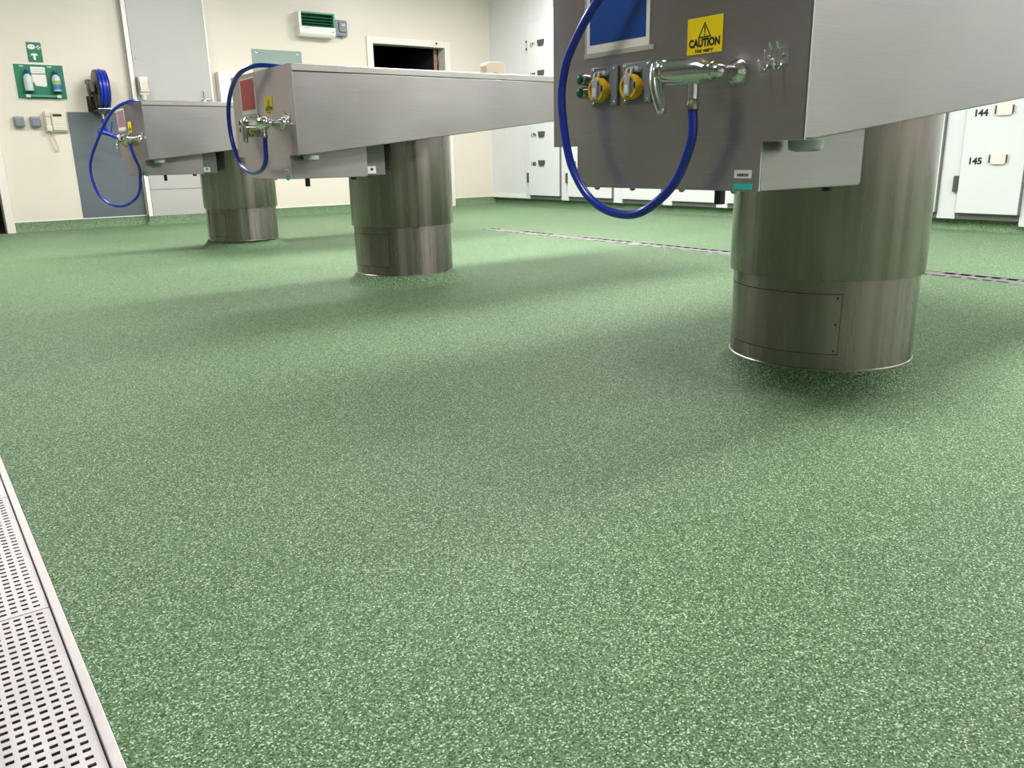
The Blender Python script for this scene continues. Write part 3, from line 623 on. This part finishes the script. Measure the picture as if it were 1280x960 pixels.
# hose reel
RX,RY,RZ=1.735,8.66,1.262
hr=thing('hose_reel',(RX,Wf,1.08),'wall-mounted steel hose reel wound with blue hose and a hanging spray gun','hose reel')
for x in (RX-0.050,RX+0.044):
    MB().lathe([(0.03,0),(0.166,0),(0.170,0.002),(0.166,0.004),(0.03,0.004)],(x,RY,RZ),axis='x',n=48).build('flange','gunmetal' if x<RX else 'black',hr)
for i in range(3):
    x=RX-0.029+0.028*i
    for rr in (0.160+0.006*(i==1),0.134):
        mbt=MB(); P=[(x+0.0*rr,RY+rr*math.cos(2*math.pi*k/40),RZ+rr*math.sin(2*math.pi*k/40)) for k in range(41)]
        mbt.tube(P,0.0145,10).build('hose_turn','hose',hr)
MB().lathe([(0.10,-0.045),(0.10,0.043)],(RX,RY,RZ),axis='x',n=32).build('drum','black',hr)
MB().lathe([(0.05,-0.112),(0.055,-0.107),(0.055,-0.072),(0.035,-0.067),(0.035,-0.052)],(RX,RY,RZ),axis='x',n=24).build('swivel_hub','gunmetal',hr)
MB().box(RX-0.105,RX-0.062,RY-0.07,RY-0.03,RZ-0.03,RZ+0.055,0.006).build('valve_body','gunmetal',hr)
MB().box(RX-0.118,RX-0.078,RY+0.01,RY+0.06,RZ+0.045,RZ+0.085,0.006).build('spring_box','gunmetal',hr)
MB().tube([(RX-0.10,RY-0.04,RZ-0.02),(RX-0.118,RY-0.05,RZ-0.09),(RX-0.10,RY-0.04,RZ-0.15),(RX-0.05,RY,RZ-0.175)],0.009,10,smooth=6).build('feed_hose','black',hr)
MB().box(RX-0.07,RX+0.07,RY-0.06,Wf-0.005,RZ-0.200,RZ-0.180,0.003).build('bracket_arm','black',hr)
MB().box(RX-0.058,RX-0.054,RY-0.04,RY+0.04,RZ-0.18,RZ+0.03).build('bracket_cheek','black',hr)
MB().box(RX+0.051,RX+0.055,RY-0.04,RY+0.04,RZ-0.18,RZ+0.03).build('bracket_cheek','black',hr)
MB().box(RX-0.10,RX+0.10,Wf-0.012,Wf-0.0003,RZ-0.19,RZ-0.05,0.002).build('back_plate','black',hr)
for x in (RX-0.03,RX+0.03): MB().cyl((x-0.03,RY-0.05,RZ-0.172),(x+0.03,RY-0.05,RZ-0.172),0.008,10).build('guide_roller','chrome',hr)
gx,gy=RX-0.03,RY-0.06
MB().box(gx-0.03,gx+0.03,gy-0.02,gy+0.03,RZ-0.222,RZ-0.201,0.003).build('hose_guide','black',hr)
MB().cyl((gx,gy,RZ-0.222),(gx,gy,RZ-0.265),0.010,12).build('swivel','chrome',hr)
gun=MB()
gun.tube([(gx,gy,RZ-0.262),(gx+0.004,gy,RZ-0.30),(gx+0.012,gy,RZ-0.375)],0.017,14,smooth=4)
gun.tube([(gx-0.06,gy,RZ-0.370),(gx-0.03,gy,RZ-0.378),(gx+0.02,gy,RZ-0.392),(gx+0.075,gy,RZ-0.418)],0.02,14,radii=[0.026,0.018],smooth=4)
gun.ball((gx+0.08,gy,RZ-0.42),0.024)
gun.tube([(gx+0.045,gy,RZ-0.395),(gx+0.062,gy,RZ-0.34),(gx+0.072,gy,RZ-0.29)],0.007,8,smooth=4)
gun.build('spray_gun','hose',hr,label='blue trigger spray gun')
# soap dispenser on the duct panel
PY=WY-0.08
sd=thing('soap_dispenser',(2.11,PY,1.19),'steel wall soap dispenser with white nozzle on the pale duct panel','dispenser')
MB().prism([(2.075,1.24),(2.155,1.24),(2.170,1.26),(2.158,1.32),(2.165,1.39),(2.078,1.39)],PY-0.09,PY-0.004,'y',0.004).build('body','dullmetal',sd)
MB().box(2.076,2.165,PY-0.005,PY-0.0012,1.235,1.392).build('back_plate','dullmetal',sd)
MB().box(2.082,2.150,PY-0.098,PY-0.0905,1.25,1.38,0.003).build('push_plate','dullmetal',sd)
MB().box(2.080,2.155,PY-0.085,PY-0.01,1.228,1.2395,0.003).build('bottom_tray','white',sd)
MB().lathe([(0.014,-0.045),(0.020,-0.03),(0.032,0)],(2.118,PY-0.05,1.2275),n=18).build('nozzle','white',sd)
# small lever tap over the hand basin
wt=thing('basin_tap',(2.69,PY,1.18),'small chrome lever tap on the pale duct panel behind the table','tap')
MB().lathe([(0.02,0),(0.02,-0.006)],(2.69,PY-0.0005,1.20),axis='y',n=20).build('rose','chrome',wt)
MB().tube([(2.69,PY-0.006,1.20),(2.69,PY-0.06,1.20),(2.685,PY-0.075,1.195),(2.68,PY-0.08,1.17)],0.010,12,smooth=5).build('spout','chrome',wt)
MB().tube([(2.69,PY-0.03,1.205),(2.688,PY-0.035,1.24),(2.684,PY-0.045,1.272)],0.0065,10,smooth=4).ball((2.684,PY-0.045,1.275),0.010).build('lever','chrome',wt)
MB().tube([(2.70,PY-0.03,1.20),(2.74,PY-0.03,1.205),(2.765,PY-0.03,1.195)],0.007,10,smooth=4).build('side_arm','chrome',wt)
# paper towel dispenser
pt=thing('towel_dispenser',(2.96,Wf,1.12),'white paper towel dispenser beside the duct panel','dispenser')
MB().box(2.855,3.09,Wf-0.11,Wf-0.0003,1.10,1.470,0.014,3).build('cover','white',pt)
MB().box(2.90,3.05,Wf-0.095,Wf-0.03,1.094,1.0995).build('paper_slot','dark',pt)
MB().lathe([(0.008,0),(0.008,-0.004)],(2.975,Wf-0.1105,1.44),axis='y',n=12).build('lock','dullmetal',pt)
# pale glass board
mr_=thing('glass_board',(3.53,Wf,1.2),'pale green glass board with corner screws on the cream wall','glass board')
MB().box(3.26,3.80,Wf-0.008,Wf-0.0003,1.21,1.713,0.001).build('pane','mirror',mr_)
for x in (3.305,3.755):
    for z in (1.245,1.678): MB().lathe([(0.010,0),(0.010,-0.003),(0.006,-0.005)],(x,Wf-0.0082,z),axis='y',n=14).build('fixing_screw','chrome',mr_)
# fan heater
fh=thing('fan_heater',(3.97,Wf,1.85),'white wall fan heater with green louvres and pull cord','heater')
MB().prism([(Wf-0.0003,1.862),(Wf-0.10,1.855),(Wf-0.125,1.885),(Wf-0.125,1.955),(Wf-0.0003,1.955)],3.755,4.165,'x',0.004).build('lower_casing','white',fh)
for (x0,x1) in ((3.755,3.785),(4.145,4.165)): MB().box(x0,x1,Wf-0.12,Wf-0.0003,1.9555,2.098,0.004).build('end_cheek','heatgreen' if x0>4 else 'white',fh)
MB().box(3.785,4.145,Wf-0.12,Wf-0.0003,2.082,2.098,0.003).build('top_casing','heatgreen',fh)
MB().box(3.785,4.145,Wf-0.03,Wf-0.001,1.9555,2.0815).build('grille_back','heatdark',fh)
for i,z in enumerate((1.965,1.992,2.02,2.05)):
    MB().prism([(Wf-0.118,z),(Wf-0.105,z-0.006),(Wf-0.04,z+0.010),(Wf-0.05,z+0.016)],3.786,4.144,'x').build('louvre','heatgreen',fh)
MB().box(3.80,3.88,Wf-0.1262,Wf-0.1252,1.935,1.941).build('maker_mark','lightgrey',fh); MB().box(4.12,4.145,Wf-0.1262,Wf-0.1252,1.908,1.918).build('maker_mark','greyplastic',fh)
MB().tube([(3.752,Wf-0.06,2.06),(3.735,Wf-0.06,2.02),(3.725,Wf-0.06,1.93),(3.735,Wf-0.06,1.895),(3.755,Wf-0.06,1.90)],0.0025,8,smooth=6).build('pull_cord','paper',fh)
# heater isolator
iso=thing('isolator_switch',(4.265,Wf,1.88),'grey isolator switch box on the wall beside the fan heater','switch')
MB().box(4.192,4.338,Wf-0.055,Wf-0.0003,1.890,2.052,0.008).build('housing','greyplastic',iso)
MB().box(4.235,4.325,Wf-0.072,Wf-0.0555,1.93,2.035,0.008).build('cover','greyplastic',iso)
MB().box(4.255,4.305,Wf-0.080,Wf-0.0725,1.985,2.015,0.004).build('switch_flap','lightgrey',iso)
MB().cyl((4.28,Wf-0.03,1.8895),(4.28,Wf-0.03,1.868),0.012,12).build('cable_gland','greyplastic',iso)
# ================================================================= ceiling lights
for i,(x,y,lf,where) in enumerate(LIGHT_SPOTS):
    cl=thing('ceiling_light',(x,y,CEIL-0.02),'lit white ceiling light panel '+where,'ceiling light','ceiling light panels')
    fr=MB()
    LW,LH=0.6*lf,0.3
    fr.box(x-LW-0.02,x+LW+0.02,y-LH-0.02,y-LH,CEIL-0.022,CEIL-0.001); fr.box(x-LW-0.02,x+LW+0.02,y+LH,y+LH+0.02,CEIL-0.022,CEIL-0.001)
    fr.box(x-LW-0.02,x-LW,y-LH,y+LH,CEIL-0.022,CEIL-0.001); fr.box(x+LW,x+LW+0.02,y-LH,y+LH,CEIL-0.022,CEIL-0.001)
    fr.build('frame','white',cl)
    mb=MB(); mb.add([(x-LW,y-LH,CEIL-0.012),(x-LW,y+LH,CEIL-0.012),(x+LW,y+LH,CEIL-0.012),(x+LW,y-LH,CEIL-0.012)],[(0,1,2,3)])
    mb.build('diffuser','lamp',cl)
